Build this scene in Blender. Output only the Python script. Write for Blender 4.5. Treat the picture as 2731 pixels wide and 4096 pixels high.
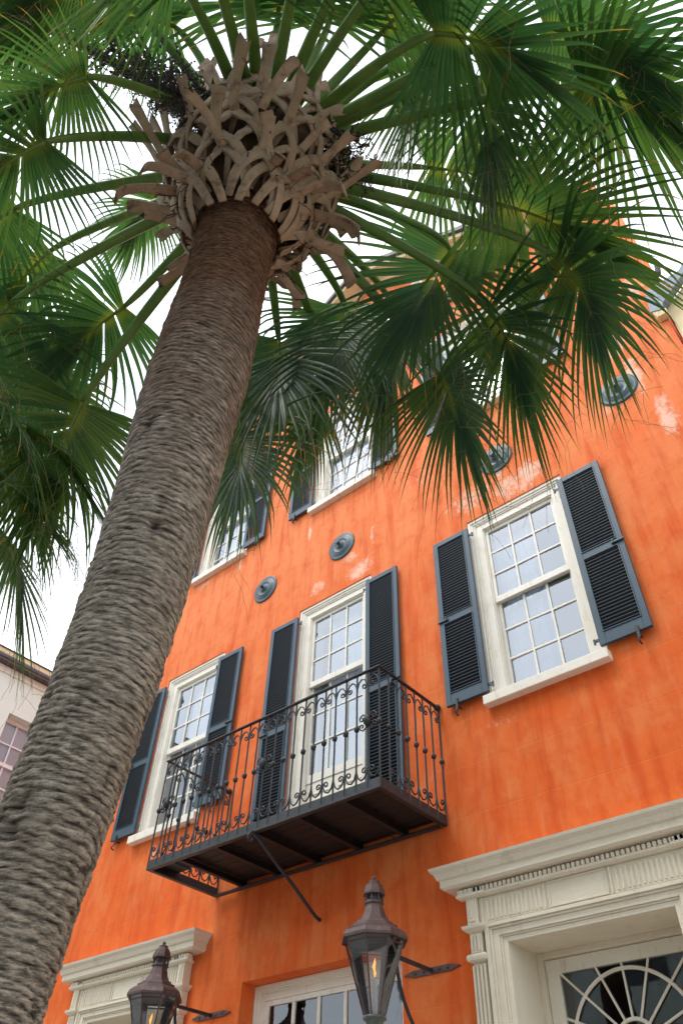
import bpy, math, random
import numpy as np
from mathutils import Vector, Matrix, noise as mnoise
R_=math.radians
for o in list(bpy.data.objects): bpy.data.objects.remove(o, do_unlink=True)
scene=bpy.context.scene
col=scene.collection
CAM=Vector((0,-5.25,1.6))
RW=Vector((0.76011434,0.64927527,0.02584219)); DN=Vector((-0.45225235,0.55717649,-0.69643533)); FW=Vector((-0.4665769,0.51768329,0.71715411))
FPX=2994.95
# ---------------------------------------------------------------- camera, sky, sun
cd=bpy.data.cameras.new('camera'); cam=bpy.data.objects.new('camera',cd); col.objects.link(cam)
m=Matrix.Identity(4)
for i in range(3):
    m[i][0]=RW[i]; m[i][1]=-DN[i]; m[i][2]=-FW[i]; m[i][3]=CAM[i]
cam.matrix_world=m
cd.sensor_fit='VERTICAL'; cd.sensor_height=36; cd.sensor_width=24; cd.lens=FPX/4096*36
cd.clip_start=0.05; cd.clip_end=2000
scene.camera=cam
w=bpy.data.worlds.new('World'); scene.world=w; w.use_nodes=True
nt=w.node_tree; nt.nodes.clear()
def N(nt,t,**k):
    n=nt.nodes.new(t)
    for a,b in k.items():
        if a=='i':
            for q,v in b.items(): n.inputs[q].default_value=v
        else: setattr(n,a,b)
    return n
SUN_EL,SUN_AZ=R_(62),R_(205)   # high, behind the camera, veiled by cloud
sky=N(nt,'ShaderNodeTexSky',sky_type='NISHITA',sun_disc=False,sun_elevation=SUN_EL,sun_rotation=SUN_AZ,air_density=1.0,dust_density=2.0)
gain=N(nt,'ShaderNodeVectorMath',operation='SCALE',i={3:2.6}); nt.links.new(sky.outputs[0],gain.inputs[0])
tc=N(nt,'ShaderNodeTexCoord'); nz=N(nt,'ShaderNodeTexNoise',i={'Scale':2.6,'Detail':5.0,'Roughness':.55})
nt.links.new(tc.outputs['Generated'],nz.inputs['Vector'])
mr=N(nt,'ShaderNodeMapRange',i={1:.36,2:.58,3:.45,4:.98}); nt.links.new(nz.outputs[0],mr.inputs[0])
mx=N(nt,'ShaderNodeMix',data_type='RGBA'); nt.links.new(mr.outputs[0],mx.inputs[0])
nt.links.new(gain.outputs[0],mx.inputs[6]); mx.inputs[7].default_value=(16.5,17.0,17.8,1)
bg=N(nt,'ShaderNodeBackground',i={'Strength':.1}); nt.links.new(mx.outputs[2],bg.inputs[0])
wo=N(nt,'ShaderNodeOutputWorld'); nt.links.new(bg.outputs[0],wo.inputs[0])
sl=bpy.data.lights.new('sun','SUN'); sl.energy=1.1; sl.angle=R_(14); sl.color=(1,.95,.88)
so=bpy.data.objects.new('sun',sl); col.objects.link(so)
# sun_rotation is clockwise from +Y
sd=Vector((math.sin(SUN_AZ)*math.cos(SUN_EL),math.cos(SUN_AZ)*math.cos(SUN_EL),math.sin(SUN_EL)))
so.rotation_euler=(-sd).to_track_quat('-Z','Y').to_euler(); so.location=(0,-10,20)
vs=scene.view_settings; vs.view_transform='Standard'; vs.look='None'; vs.exposure=0.32; vs.gamma=1
# ---------------------------------------------------------------- helpers
def tag(o,label=None,cat=None,group=None,kind=None):
    if label: o['label']=label
    if cat: o['category']=cat
    if group: o['group']=group
    if kind: o['kind']=kind
    return o
def empty(name,loc=(0,0,0),label=None,cat=None,group=None,parent=None):
    o=bpy.data.objects.new(name,None); col.objects.link(o); o.location=loc; o.empty_display_size=.2
    if parent: o.parent=parent
    return tag(o,label,cat,group)
class MB:
    def __init__(s): s.v=[]; s.f=[]; s.uv=None
    def add(s,vs,fs):
        k=len(s.v); s.v+= [tuple(p) for p in vs]; s.f+=[tuple(i+k for i in f) for f in fs]
    def quad(s,a,b,c,d): s.add([a,b,c,d],[(0,1,2,3)])
    def box(s,x0,x1,y0,y1,z0,z1):
        if x0>x1:x0,x1=x1,x0
        if y0>y1:y0,y1=y1,y0
        if z0>z1:z0,z1=z1,z0
        s.add([(x0,y0,z0),(x1,y0,z0),(x1,y1,z0),(x0,y1,z0),(x0,y0,z1),(x1,y0,z1),(x1,y1,z1),(x0,y1,z1)],
              [(0,3,2,1),(4,5,6,7),(0,1,5,4),(1,2,6,5),(2,3,7,6),(3,0,4,7)])
    def obox(s,c,ux,uy,uz,hx,hy,hz):
        c=Vector(c);P=[]
        for dz in(-1,1):
            for dx,dy in((-1,-1),(1,-1),(1,1),(-1,1)):
                P.append(c+ux*hx*dx+uy*hy*dy+uz*hz*dz)
        s.add(P,[(0,3,2,1),(4,5,6,7),(0,1,5,4),(1,2,6,5),(2,3,7,6),(3,0,4,7)])
    def tube(s,pts,rad,n=6,cap=True,flat=1.0,up=None):
        pts=[Vector(p) for p in pts]; m=len(pts)
        if not hasattr(rad,'__len__'): rad=[rad]*m
        u=None; rings=[]
        for i in range(m):
            d=(pts[min(i+1,m-1)]-pts[max(i-1,0)])
            d=d.normalized() if d.length>1e-9 else Vector((0,0,1))
            if u is None:
                a=Vector(up) if up else (Vector((0,0,1)) if abs(d.z)<.9 else Vector((1,0,0)))
                u=(a-d*a.dot(d)).normalized()
            else:
                u=(u-d*u.dot(d)); u=u.normalized() if u.length>1e-6 else d.orthogonal().normalized()
            v=d.cross(u)
            rings.append([pts[i]+(u*math.cos(2*math.pi*k/n)*flat+v*math.sin(2*math.pi*k/n))*rad[i] for k in range(n)])
        V=[p for r in rings for p in r]; F=[]
        for i in range(m-1):
            for k in range(n):
                F.append((i*n+k,i*n+(k+1)%n,(i+1)*n+(k+1)%n,(i+1)*n+k))
        if cap: F.append(tuple(range(n))[::-1]); F.append(tuple((m-1)*n+k for k in range(n)))
        s.add(V,F)
    def lathe(s,prof,c=(0,0,0),n=24,axis='z',ph=0):
        V=[];F=[];m=len(prof)
        for r,z in prof:
            for k in range(n):
                a=2*math.pi*k/n+ph
                if axis=='z': V.append((c[0]+r*math.cos(a),c[1]+r*math.sin(a),c[2]+z))
                else: V.append((c[0]+r*math.cos(a),c[1]-z,c[2]+r*math.sin(a)))
        for i in range(m-1):
            for k in range(n): F.append((i*n+k,i*n+(k+1)%n,(i+1)*n+(k+1)%n,(i+1)*n+k))
        F.append(tuple(range(n))[::-1]); F.append(tuple((m-1)*n+k for k in range(n)))
        s.add(V,F)
    def moulding(s,prof,x0,x1,ybase=0.0,sx=0.0):
        # profile of (offset, z) carried round the front and both returns of a block on the wall
        V=[]
        for o,z in prof: q=max(0,o-sx); V+=[(x0-q,ybase,z),(x0-q,ybase-o-.001,z),(x1+q,ybase-o-.001,z),(x1+q,ybase,z)]
        F=[]
        for i in range(len(prof)-1):
            for k in range(3): F.append((i*4+k,i*4+k+1,i*4+k+5,i*4+k+4))
        F.append((0,3,2,1)); j=(len(prof)-1)*4; F.append((j,j+1,j+2,j+3))
        s.add(V,F)
    def build(s,name,mat,parent=None,smooth=False,bevel=0,loc=None):
        me=bpy.data.meshes.new(name); me.from_pydata(s.v,[],s.f); me.update()
        o=bpy.data.objects.new(name,me); col.objects.link(o)
        if mat:
            for mm in (mat if isinstance(mat,(list,tuple)) else [mat]): me.materials.append(mm)
        if parent: o.parent=parent; 
        if loc: o.location=loc
        if smooth: me.polygons.foreach_set('use_smooth',[True]*len(me.polygons))
        if bevel:
            b=o.modifiers.new('bevel','BEVEL'); b.width=bevel; b.segments=2; b.limit_method='ANGLE'; b.angle_limit=R_(40)
        return o
def fixn(o):
    import bmesh
    bm=bmesh.new(); bm.from_mesh(o.data); bmesh.ops.recalc_face_normals(bm,faces=bm.faces); bm.to_mesh(o.data); bm.free(); return o
def copy_tree(o,parent=None):
    c=o.copy(); col.objects.link(c); c.parent=parent
    for ch in [x for x in list(o.children)]: copy_tree(ch,c)
    return c
# ---------------------------------------------------------------- materials
def base_mat(name):
    m=bpy.data.materials.new(name); m.use_nodes=True; nt=m.node_tree; nt.nodes.clear()
    out=N(nt,'ShaderNodeOutputMaterial'); b=N(nt,'ShaderNodeBsdfPrincipled'); nt.links.new(b.outputs[0],out.inputs[0])
    tc=N(nt,'ShaderNodeTexCoord'); return m,nt,b,tc,out
def mixc(nt,fac,a,b,blend='MIX'):
    n=N(nt,'ShaderNodeMix',data_type='RGBA',blend_type=blend)
    for idx,v in ((0,fac),(6,a),(7,b)):
        if isinstance(v,(int,float)): n.inputs[idx].default_value=v
        elif isinstance(v,tuple): n.inputs[idx].default_value=(*v[:3],1)
        else: nt.links.new(v,n.inputs[idx])
    return n.outputs[2]
def noise(nt,vec,scale,detail=4,rough=.55,dist=0):
    n=N(nt,'ShaderNodeTexNoise',i={'Scale':scale,'Detail':detail,'Roughness':rough,'Distortion':dist}); nt.links.new(vec,n.inputs['Vector']); return n.outputs[0]
def mapr(nt,x,a,b,c=0,d=1):
    n=N(nt,'ShaderNodeMapRange',i={1:a,2:b,3:c,4:d}); nt.links.new(x,n.inputs[0]); return n.outputs[0]
def vscale(nt,vec,s):
    n=N(nt,'ShaderNodeVectorMath',operation='MULTIPLY'); n.inputs[1].default_value=s; nt.links.new(vec,n.inputs[0]); return n.outputs[0]
def mth(nt,op,a,b=None):
    n=N(nt,'ShaderNodeMath',operation=op)
    for i,v in enumerate((a,b)):
        if v is None: continue
        if isinstance(v,(int,float)): n.inputs[i].default_value=v
        else: nt.links.new(v,n.inputs[i])
    return n.outputs[0]
def bump(nt,b,h,strength,dist=.01):
    n=N(nt,'ShaderNodeBump',i={'Strength':strength,'Distance':dist}); nt.links.new(h,n.inputs['Height']); nt.links.new(n.outputs[0],b.inputs['Normal'])
def paint(name,c1,c2,rough=.5,scale=8,bs=.15,bscale=60,stain=None,stretch=(1,1,1),metal=0,spec=.5):
    m,nt,b,tc,_=base_mat(name); v=vscale(nt,tc.outputs['Object'],stretch)
    c=mixc(nt,mapr(nt,noise(nt,v,scale,5,.6),.35,.65),c1,c2)
    if stain:
        c=mixc(nt,mapr(nt,noise(nt,vscale(nt,tc.outputs['Object'],(1,1,.35)),scale*1.7,7,.7),.56,.66),c,stain)
    nt.links.new(c,b.inputs['Base Color']); b.inputs['Roughness'].default_value=rough; b.inputs['Metallic'].default_value=metal
    b.inputs['Specular IOR Level'].default_value=spec
    bump(nt,b,noise(nt,tc.outputs['Object'],bscale,5,.65),bs,.01)
    return m
M={}
M['cream']=paint('cream_paint',(.85,.81,.71),(.82,.77,.66),.55,7,.12,70,stain=(.76,.68,.55))
M['sash']=paint('sash_paint',(.85,.82,.73),(.81,.77,.67),.45,9,.15,90,stain=(.72,.65,.54))
M['stone']=paint('carved_stone',(.78,.72,.59),(.74,.67,.53),.8,5,.5,55,stain=(.68,.61,.49))
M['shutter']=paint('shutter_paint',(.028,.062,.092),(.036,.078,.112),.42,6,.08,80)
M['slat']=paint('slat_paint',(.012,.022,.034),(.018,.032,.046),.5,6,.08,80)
M['iron']=paint('wrought_iron',(.012,.017,.021),(.024,.031,.037),.45,25,.5,120,stain=(.045,.022,.013))
M['plate']=paint('cast_plate_paint',(.035,.068,.085),(.055,.095,.115),.42,9,.25,60,stain=(.03,.045,.055))
M['board']=paint('balcony_boards',(.011,.006,.005),(.006,.005,.005),.6,6,.3,30,stretch=(.4,3,1))
M['copper']=paint('lantern_copper',(.075,.040,.034),(.105,.070,.066),.48,14,.2,50,stain=(.13,.10,.10),metal=.25)
M['verdigris']=paint('lantern_verdigris',(.08,.06,.05),(.10,.17,.15),.6,22,.3,60)
M['curtain']=paint('curtain_cloth',(.66,.72,.80),(.72,.77,.83),.9,3,.05,30)
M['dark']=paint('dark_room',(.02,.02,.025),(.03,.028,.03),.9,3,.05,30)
M['pinkwall']=paint('pale_pink_stucco',(.74,.84,.77),(.70,.80,.73),.85,2,.25,40)
M['creamwall']=paint('cream_stucco',(.78,.64,.38),(.70,.56,.33),.85,2.5,.3,30,stain=(.62,.50,.32))
M['slate']=paint('slate_metal',(.17,.21,.27),(.23,.27,.33),.5,9,.2,30,stretch=(1,1,4))
M['gutter']=paint('dark_gutter',(.06,.05,.05),(.09,.075,.07),.5,7,.1,40)
M['roofdark']=paint('roof_edge',(.04,.045,.05),(.06,.06,.065),.6,7,.1,40)
M['street']=paint('street_asphalt',(.055,.055,.055),(.07,.068,.065),.9,3,.3,60)
M['pave']=paint('pavement_stone',(.30,.28,.25),(.36,.33,.29),.85,3,.3,40)
M['whiteframe']=paint('white_window_paint',(.80,.80,.80),(.74,.74,.76),.5,6,.1,60)
def glass_mat(name,gl,tint,rough=.02):
    m,nt,b,tc,out=base_mat(name); nt.nodes.remove(b)
    tr=N(nt,'ShaderNodeBsdfTransparent',i={'Color':(*tint,1)}); g=N(nt,'ShaderNodeBsdfGlossy',i={'Color':(.88,.94,1,1),'Roughness':rough})
    lw=N(nt,'ShaderNodeLayerWeight',i={'Blend':.35}); f=mapr(nt,lw.outputs['Fresnel'],0,1,gl,1)
    mx=N(nt,'ShaderNodeMixShader'); nt.links.new(f,mx.inputs[0]); nt.links.new(tr.outputs[0],mx.inputs[1]); nt.links.new(g.outputs[0],mx.inputs[2])
    bn=N(nt,'ShaderNodeBump',i={'Strength':.03,'Distance':.02}); nt.links.new(noise(nt,tc.outputs['Object'],5,2),bn.inputs['Height']); nt.links.new(bn.outputs[0],g.inputs['Normal'])
    nt.links.new(mx.outputs[0],out.inputs[0]); return m
M['glass']=glass_mat('window_glass',.26,(.90,.94,.98))
M['lowglass']=glass_mat('dim_window_glass',.07,(.75,.78,.82))
M['lampglass']=glass_mat('lantern_glass',.12,(.84,.84,.84))
def onwall(u,v,y=0.0):
    d=RW*(u-1365.5)+DN*(v-2048)+FW*FPX; t=(5.25+y)/d.y; return CAM+d*t
# stucco
def stucco(name='orange_stucco'):
    m,nt,b,tc,_=base_mat(name); P=tc.outputs['Object']
    c=mixc(nt,mapr(nt,noise(nt,P,1.1,6,.62),.34,.66),(.78,.125,.018),(.78,.175,.040))
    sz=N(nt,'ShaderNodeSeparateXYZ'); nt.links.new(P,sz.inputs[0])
    bl=mth(nt,'ADD',sz.outputs[2],mth(nt,'MULTIPLY',noise(nt,P,.9,5,.65),7.0))   # paler towards the upper storeys, ragged edge
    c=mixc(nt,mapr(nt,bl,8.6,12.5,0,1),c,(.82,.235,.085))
    c=mixc(nt,mapr(nt,noise(nt,P,5,6,.7),.48,.70,0,.55),c,(.64,.090,.014))
    c=mixc(nt,mapr(nt,noise(nt,vscale(nt,P,(1,1,.8)),2.8,7,.68,.2),.48,.66,0,.6),c,(.80,.26,.085))
    st=noise(nt,vscale(nt,P,(3.2,1,.38)),2.2,6,.62)
    c=mixc(nt,mapr(nt,st,.48,.68,0,.62),c,(.60,.066,.008))
    st2=noise(nt,vscale(nt,P,(5.5,1,.5)),2.6,5,.6)
    c=mixc(nt,mapr(nt,st2,.56,.74,0,.28),c,(.80,.32,.16))
    # chalky patches where the paint has washed out
    sx=N(nt,'ShaderNodeSeparateXYZ'); nt.links.new(P,sx.inputs[0])
    acc=None
    for (u,v,rx,rz,k) in PATCH:
        q=onwall(u,v)
        dx=mth(nt,'MULTIPLY',mth(nt,'SUBTRACT',sx.outputs[0],q.x),1/rx); dz=mth(nt,'MULTIPLY',mth(nt,'SUBTRACT',sx.outputs[2],q.z),1/rz)
        r=mth(nt,'ADD',mth(nt,'MULTIPLY',dx,dx),mth(nt,'MULTIPLY',dz,dz))
        e=mapr(nt,r,0,1,k,0); acc=e if acc is None else mth(nt,'MAXIMUM',acc,e)
    nn=noise(nt,vscale(nt,P,(1.3,1,.8)),11,10,.82,.3); n2=noise(nt,P,2.6,5,.65)
    h=mth(nt,'ADD',mth(nt,'ADD',nn,mth(nt,'MULTIPLY',n2,.5)),mth(nt,'MULTIPLY',acc,.36))
    c=mixc(nt,mapr(nt,h,.94,1.12,0,.75),c,(.84,.60,.46))
    # scored ashlar joints
    cx=N(nt,'ShaderNodeCombineXYZ'); nt.links.new(sx.outputs[0],cx.inputs[0]); nt.links.new(sx.outputs[2],cx.inputs[1])
    wob=noise(nt,P,3,2); 
    br=N(nt,'ShaderNodeTexBrick',i={'Scale':1.0,'Mortar Size':.0045,'Mortar Smooth':.4,'Brick Width':.95,'Row Height':.43,'Color1':(1,1,1,1),'Color2':(1,1,1,1),'Mortar':(0,0,0,1)})
    nt.links.new(cx.outputs[0],br.inputs['Vector'])
    jm=mth(nt,'MULTIPLY',br.outputs['Fac'],mapr(nt,noise(nt,P,1.7,3),.4,.6,.1,.75))
    c=mixc(nt,mth(nt,'MULTIPLY',jm,.28),c,(.86,.30,.10))
    nt.links.new(c,b.inputs['Base Color']); b.inputs['Roughness'].default_value=.85; b.inputs['Specular IOR Level'].default_value=.25
    hh=mth(nt,'ADD',mth(nt,'MULTIPLY',noise(nt,P,38,6,.7),.6),mth(nt,'ADD',mth(nt,'MULTIPLY',noise(nt,P,2.5,3),2.2),mth(nt,'MULTIPLY',jm,-1.4)))
    bump(nt,b,hh,.55,.006)
    return m
PATCH=[(2665,1660,.14,.45,1.05),(2440,1370,.25,.45,1.2),(2530,1500,.12,.5,1.1),(2450,1640,.2,.2,.6),(2020,1950,.28,.25,1.0),(2110,1900,.28,.3,1.0),(1990,1880,.10,.3,1.1),(1440,2275,.30,.20,1.0),(1270,2350,.20,.18,.9),
       (1400,2230,.2,.15,.8),(1900,1990,.5,.35,.7),(1700,1900,.45,.45,.5),(1240,2130,.05,.25,1.1),(1490,2130,.08,.3,.8),(820,2340,.3,.1,.8),(960,2260,.06,.2,.9),(2030,2880,.4,.12,.5),(620,3400,.25,.12,.6),
       (2380,2440,.1,.1,.3),(2400,950,.25,.35,1.0),(2530,1150,.15,.4,1.0),(1290,2620,.06,.06,.9)]
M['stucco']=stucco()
# foliage
def leafmat():
    m,nt,b,tc,out=base_mat('palm_leaf'); uv=N(nt,'ShaderNodeUVMap'); s=N(nt,'ShaderNodeSeparateXYZ'); nt.links.new(uv.outputs[0],s.inputs[0])
    r=s.outputs[0]; t=s.outputs[1]
    oi=N(nt,'ShaderNodeObjectInfo')
    c=mixc(nt,r,(.030,.082,.032),(.080,.145,.048))
    c=mixc(nt,mapr(nt,oi.outputs['Random'],0,1,0,.6),c,(.024,.088,.056))
    c=mixc(nt,mapr(nt,noise(nt,tc.outputs['Object'],4,3),.45,.7,0,.5),c,(.06,.13,.025))
    c=mixc(nt,mapr(nt,t,.09,.01,0,.6),c,(.22,.24,.03))
    tip=mth(nt,'MULTIPLY',mapr(nt,t,.80,.90),mapr(nt,r,.62,.66))
    c=mixc(nt,tip,c,(.42,.20,.045))
    tip2=mth(nt,'MULTIPLY',mapr(nt,t,.95,.99),mapr(nt,r,.25,.35))
    c=mixc(nt,tip2,c,(.26,.17,.09))
    nt.links.new(c,b.inputs['Base Color']); b.inputs['Roughness'].default_value=.33; b.inputs['Specular IOR Level'].default_value=.5; b.inputs['IOR'].default_value=1.28; b.inputs['Specular Tint'].default_value=(.60,.85,.66,1)
    tl=N(nt,'ShaderNodeBsdfTranslucent'); cc=mixc(nt,1.0,c,(2.3,2.3,1.1),'MULTIPLY'); nt.links.new(cc,tl.inputs[0])
    mx=N(nt,'ShaderNodeMixShader',i={0:.42}); nt.links.new(b.outputs[0],mx.inputs[1]); nt.links.new(tl.outputs[0],mx.inputs[2]); nt.links.new(mx.outputs[0],out.inputs[0])
    return m
M['leaf']=leafmat()
M['petiole']=paint('petiole_green',(.09,.20,.035),(.15,.27,.06),.38,5,.05,30,stretch=(1,1,1))
M['thread']=paint('leaf_thread',(.30,.24,.10),(.22,.20,.08),.7,5,.05,30)
M['berry']=paint('dark_berries',(.016,.010,.009),(.035,.020,.014),.6,30,.1,30)
M['stem']=paint('fruit_stem',(.05,.045,.02),(.07,.05,.03),.8,30,.1,30)
M['fibre']=paint('brown_fibre',(.12,.065,.030),(.05,.025,.013),.95,14,1.0,60,stretch=(1,1,.5))
def bootmat():
    m,nt,b,tc,_=base_mat('leaf_base_wood'); P=tc.outputs['Object']; oi=N(nt,'ShaderNodeObjectInfo')
    uv=N(nt,'ShaderNodeUVMap')
    c=mixc(nt,mapr(nt,noise(nt,P,9,6,.65),.35,.65),(.50,.385,.285),(.33,.25,.185))
    c=mixc(nt,mapr(nt,oi.outputs['Random'],0,1,0,.55),c,(.40,.26,.16))
    c=mixc(nt,mapr(nt,noise(nt,P,7,8,.8,.5),.54,.64,0,.8),c,(.11,.06,.038))
    g=noise(nt,vscale(nt,uv.outputs[0],(60,2.2,1)),1.0,4,.6)
    c=mixc(nt,mapr(nt,g,.5,.7,0,.4),c,(.14,.09,.06))
    nt.links.new(c,b.inputs['Base Color']); b.inputs['Roughness'].default_value=.7; b.inputs['Specular IOR Level'].default_value=.3
    bump(nt,b,mth(nt,'ADD',g,noise(nt,P,45,6,.7)),.5,.006); return m
M['boot']=bootmat()
def trunkmat():
    m,nt,b,tc,_=base_mat('palm_trunk_bark'); P=tc.outputs['Object']
    at=N(nt,'ShaderNodeAttribute',attribute_name='ring'); uv=N(nt,'ShaderNodeUVMap'); s=N(nt,'ShaderNodeSeparateXYZ'); nt.links.new(uv.outputs[0],s.inputs[0])
    fib=noise(nt,vscale(nt,uv.outputs[0],(22,75,1)),1.0,6,.72)
    big=noise(nt,P,3.5,5,.6)
    lo=mixc(nt,mapr(nt,fib,.38,.62),(.13,.135,.11),(.74,.64,.53))
    hi=mixc(nt,mapr(nt,fib,.32,.68),(.045,.018,.010),(.33,.165,.09))
    c=mixc(nt,mapr(nt,big,.40,.68,0,.55),lo,(.30,.25,.20))
    c=mixc(nt,mapr(nt,noise(nt,vscale(nt,uv.outputs[0],(30,40,1)),1,5,.7),.58,.7,0,.5),c,(.56,.46,.36))
    c=mixc(nt,mapr(nt,mth(nt,'ADD',s.outputs[1],mth(nt,'MULTIPLY',big,1.0)),2.7,4.1,0,.95),c,hi)
    c=mixc(nt,mapr(nt,at.outputs['Fac'],.80,.16,0,.95),c,(.030,.020,.015))
    nt.links.new(c,b.inputs['Base Color']); b.inputs['Roughness'].default_value=.9; b.inputs['Specular IOR Level'].default_value=.15
    h=mth(nt,'ADD',noise(nt,vscale(nt,uv.outputs[0],(30,110,1)),1.0,6,.75),mth(nt,'MULTIPLY',noise(nt,P,70,5,.7),.7))
    bump(nt,b,h,1.0,.018); return m
M['trunk']=trunkmat()
m,nt_,b_,tc_,o_=base_mat('gas_flame'); b_.inputs['Base Color'].default_value=(.9,.4,.05,1)
b_.inputs['Emission Color'].default_value=(1,.30,.03,1); b_.inputs['Emission Strength'].default_value=2.0; M['flame']=m
# ---------------------------------------------------------------- ground
g=MB(); g.quad((-120,-120,-.15),(120,-120,-.15),(120,120,-.15),(-120,120,-.15)); tag(g.build('road',M['street']),kind='structure')
g=MB(); g.box(-40,30,-7.6,0.0,-.3,0); tag(g.build('pavement',M['pave'],bevel=.02),kind='structure')
# ---------------------------------------------------------------- the orange house
house=empty('orange_house',(0,0,0),'weathered orange stucco house with slate blue shutters and cream carved door surrounds','house')
XL,XR,ZT=-9.5,-.15,12.2
CW=1.152; HW=CW/2
L1=[-7.31,-2.30]; L2=[-7.205,-4.714,-2.26]; DZ=3.985
holes=[]
def winhole(cx,z0,z1): holes.append((cx-HW,cx+HW,z0,z1)); return (cx-HW,cx+HW,z0,z1)
for c in L1: winhole(c,5.2,7.484)
winhole(-4.797,4.36,7.484)
for c in L2: winhole(c,5.2+DZ,7.43+DZ)
GW=(-5.717,-3.93,1.0,3.454); holes.append(GW)
PORT=[(-2.35,0.0),(-7.345,.075)]
for cx,dz in PORT: holes.append((cx-.70,cx+.70,0.0,3.42+dz))
xs=sorted({XL,XR}|{h[0] for h in holes}|{h[1] for h in holes}); zs=sorted({-.1,ZT}|{h[2] for h in holes}|{h[3] for h in holes})
wl=MB()
for i in range(len(xs)-1):
    for j in range(len(zs)-1):
        cx,cz=(xs[i]+xs[i+1])/2,(zs[j]+zs[j+1])/2
        if any(h[0]<cx<h[1] and h[2]<cz<h[3] for h in holes): continue
        wl.quad((xs[i],0,zs[j]),(xs[i+1],0,zs[j]),(xs[i+1],0,zs[j+1]),(xs[i],0,zs[j+1]))
for (a,b,c,d) in holes:
    t=.42
    wl.quad((a,0,c),(a,0,d),(a,t,d),(a,t,c)); wl.quad((b,0,c),(b,t,c),(b,t,d),(b,0,d)); wl.quad((a,0,d),(b,0,d),(b,t,d),(a,t,d)); wl.quad((a,0,c),(a,t,c),(b,t,c),(b,0,c))
wl.quad((XL,0,-.1),(XL,0,ZT),(XL,11,ZT),(XL,11,-.1)); wl.quad((XR,0,-.1),(XR,11,-.1),(XR,11,ZT),(XR,0,ZT)); wl.quad((XL,11,-.1),(XL,11,ZT),(XR,11,ZT),(XR,11,-.1))
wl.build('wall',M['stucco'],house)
# dark rooms behind the openings
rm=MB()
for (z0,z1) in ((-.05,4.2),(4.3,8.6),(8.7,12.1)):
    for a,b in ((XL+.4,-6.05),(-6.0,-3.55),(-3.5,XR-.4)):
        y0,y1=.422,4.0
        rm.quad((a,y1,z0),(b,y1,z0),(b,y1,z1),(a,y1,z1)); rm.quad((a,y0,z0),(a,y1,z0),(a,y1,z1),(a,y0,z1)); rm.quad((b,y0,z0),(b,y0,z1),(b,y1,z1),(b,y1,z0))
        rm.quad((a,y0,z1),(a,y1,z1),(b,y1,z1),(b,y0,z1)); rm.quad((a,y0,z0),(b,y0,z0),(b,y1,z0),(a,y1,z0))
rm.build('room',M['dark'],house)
# gable above the ledge
gx=-4.2; gz=14.55; sl_=.685
gb=MB(); zl=lambda x: gz-abs(x-gx)*sl_
xa=gx-(gz-ZT)/sl_; xb=XR
P=[(xa,0,ZT),(xb,0,ZT),(xb,0,zl(xb)),(gx,0,gz)]
P=[(xa,0,ZT),(xb,0,ZT),(xb,0,max(zl(xb),ZT+.01)),(gx,0,gz)]
gb.add(P+[(p[0],.3,p[2]) for p in P],[(0,1,2,3),(4,7,6,5),(0,3,7,4),(3,2,6,7),(2,1,5,6)])
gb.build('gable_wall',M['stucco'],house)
rf=MB(); sf=MB()
for (x0,z0,x1,z1) in ((xa-.25,ZT-.17,gx,gz),(gx,gz,-.53,zl(-.53))):
    d=Vector((x1-x0,0,z1-z0)).normalized(); n=Vector((-d.z,0,d.x))
    a=Vector((x0,0,z0)); b=Vector((x1,0,z1))
    def sl2(mb,o0,o1,y0,y1):
        V=[a+n*o0,b+n*o0,b+n*o1,a+n*o1]; V=[Vector((p.x,y0,p.z)) for p in V]+[Vector((p.x,y1,p.z)) for p in V]
        mb.add(V,[(0,1,2,3),(4,7,6,5),(0,4,5,1),(1,5,6,2),(2,6,7,3),(3,7,4,0)])
    sl2(sf,.012,.10,-.36,10.9); sl2(sf,-.06,.010,-.10,0.0); sl2(rf,.102,.20,-.42,10.9)
r_=rf.build('roof',M['roofdark'],house); sf.build('soffit',M['creamwall'],r_)
rr=MB(); rr.quad((XL,0,ZT+.02),(xa+.3,0,ZT+.02),(xa+.3,10,ZT+.8),(XL,10,ZT+.8)); rr.build('eave_roof',M['roofdark'],r_)
ld=MB(); ld.moulding([(.02,12.14),(.10,12.18),(.12,12.22),(.12,12.25),(.0,12.27)],XL+.1,-1.1); ld.build('ledge',M['roofdark'],house)
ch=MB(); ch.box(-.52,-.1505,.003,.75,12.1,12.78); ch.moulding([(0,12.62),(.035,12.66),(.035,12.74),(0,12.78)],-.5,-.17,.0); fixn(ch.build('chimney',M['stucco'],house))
cp=MB(); cp.box(-.54,-.14,-.03,.78,12.785,12.84); cp.build('chimney_cap',M['slate'],house)
dp=MB(); dp.tube([(XR+.06,.08,0),(XR+.06,.08,12.0)],.045,8); pipe=dp.build('downpipe',M['stucco'],house,smooth=True)
gt=MB(); gt.tube([(XR+.02,.06,9.72),(XR+.14,.05,9.80),(XR+.17,.03,9.92)],.035,8); gt.box(XR-.02,XR+.10,.0,.12,9.62,9.74); gt.build('pipe_bracket',M['gutter'],house)

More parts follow.
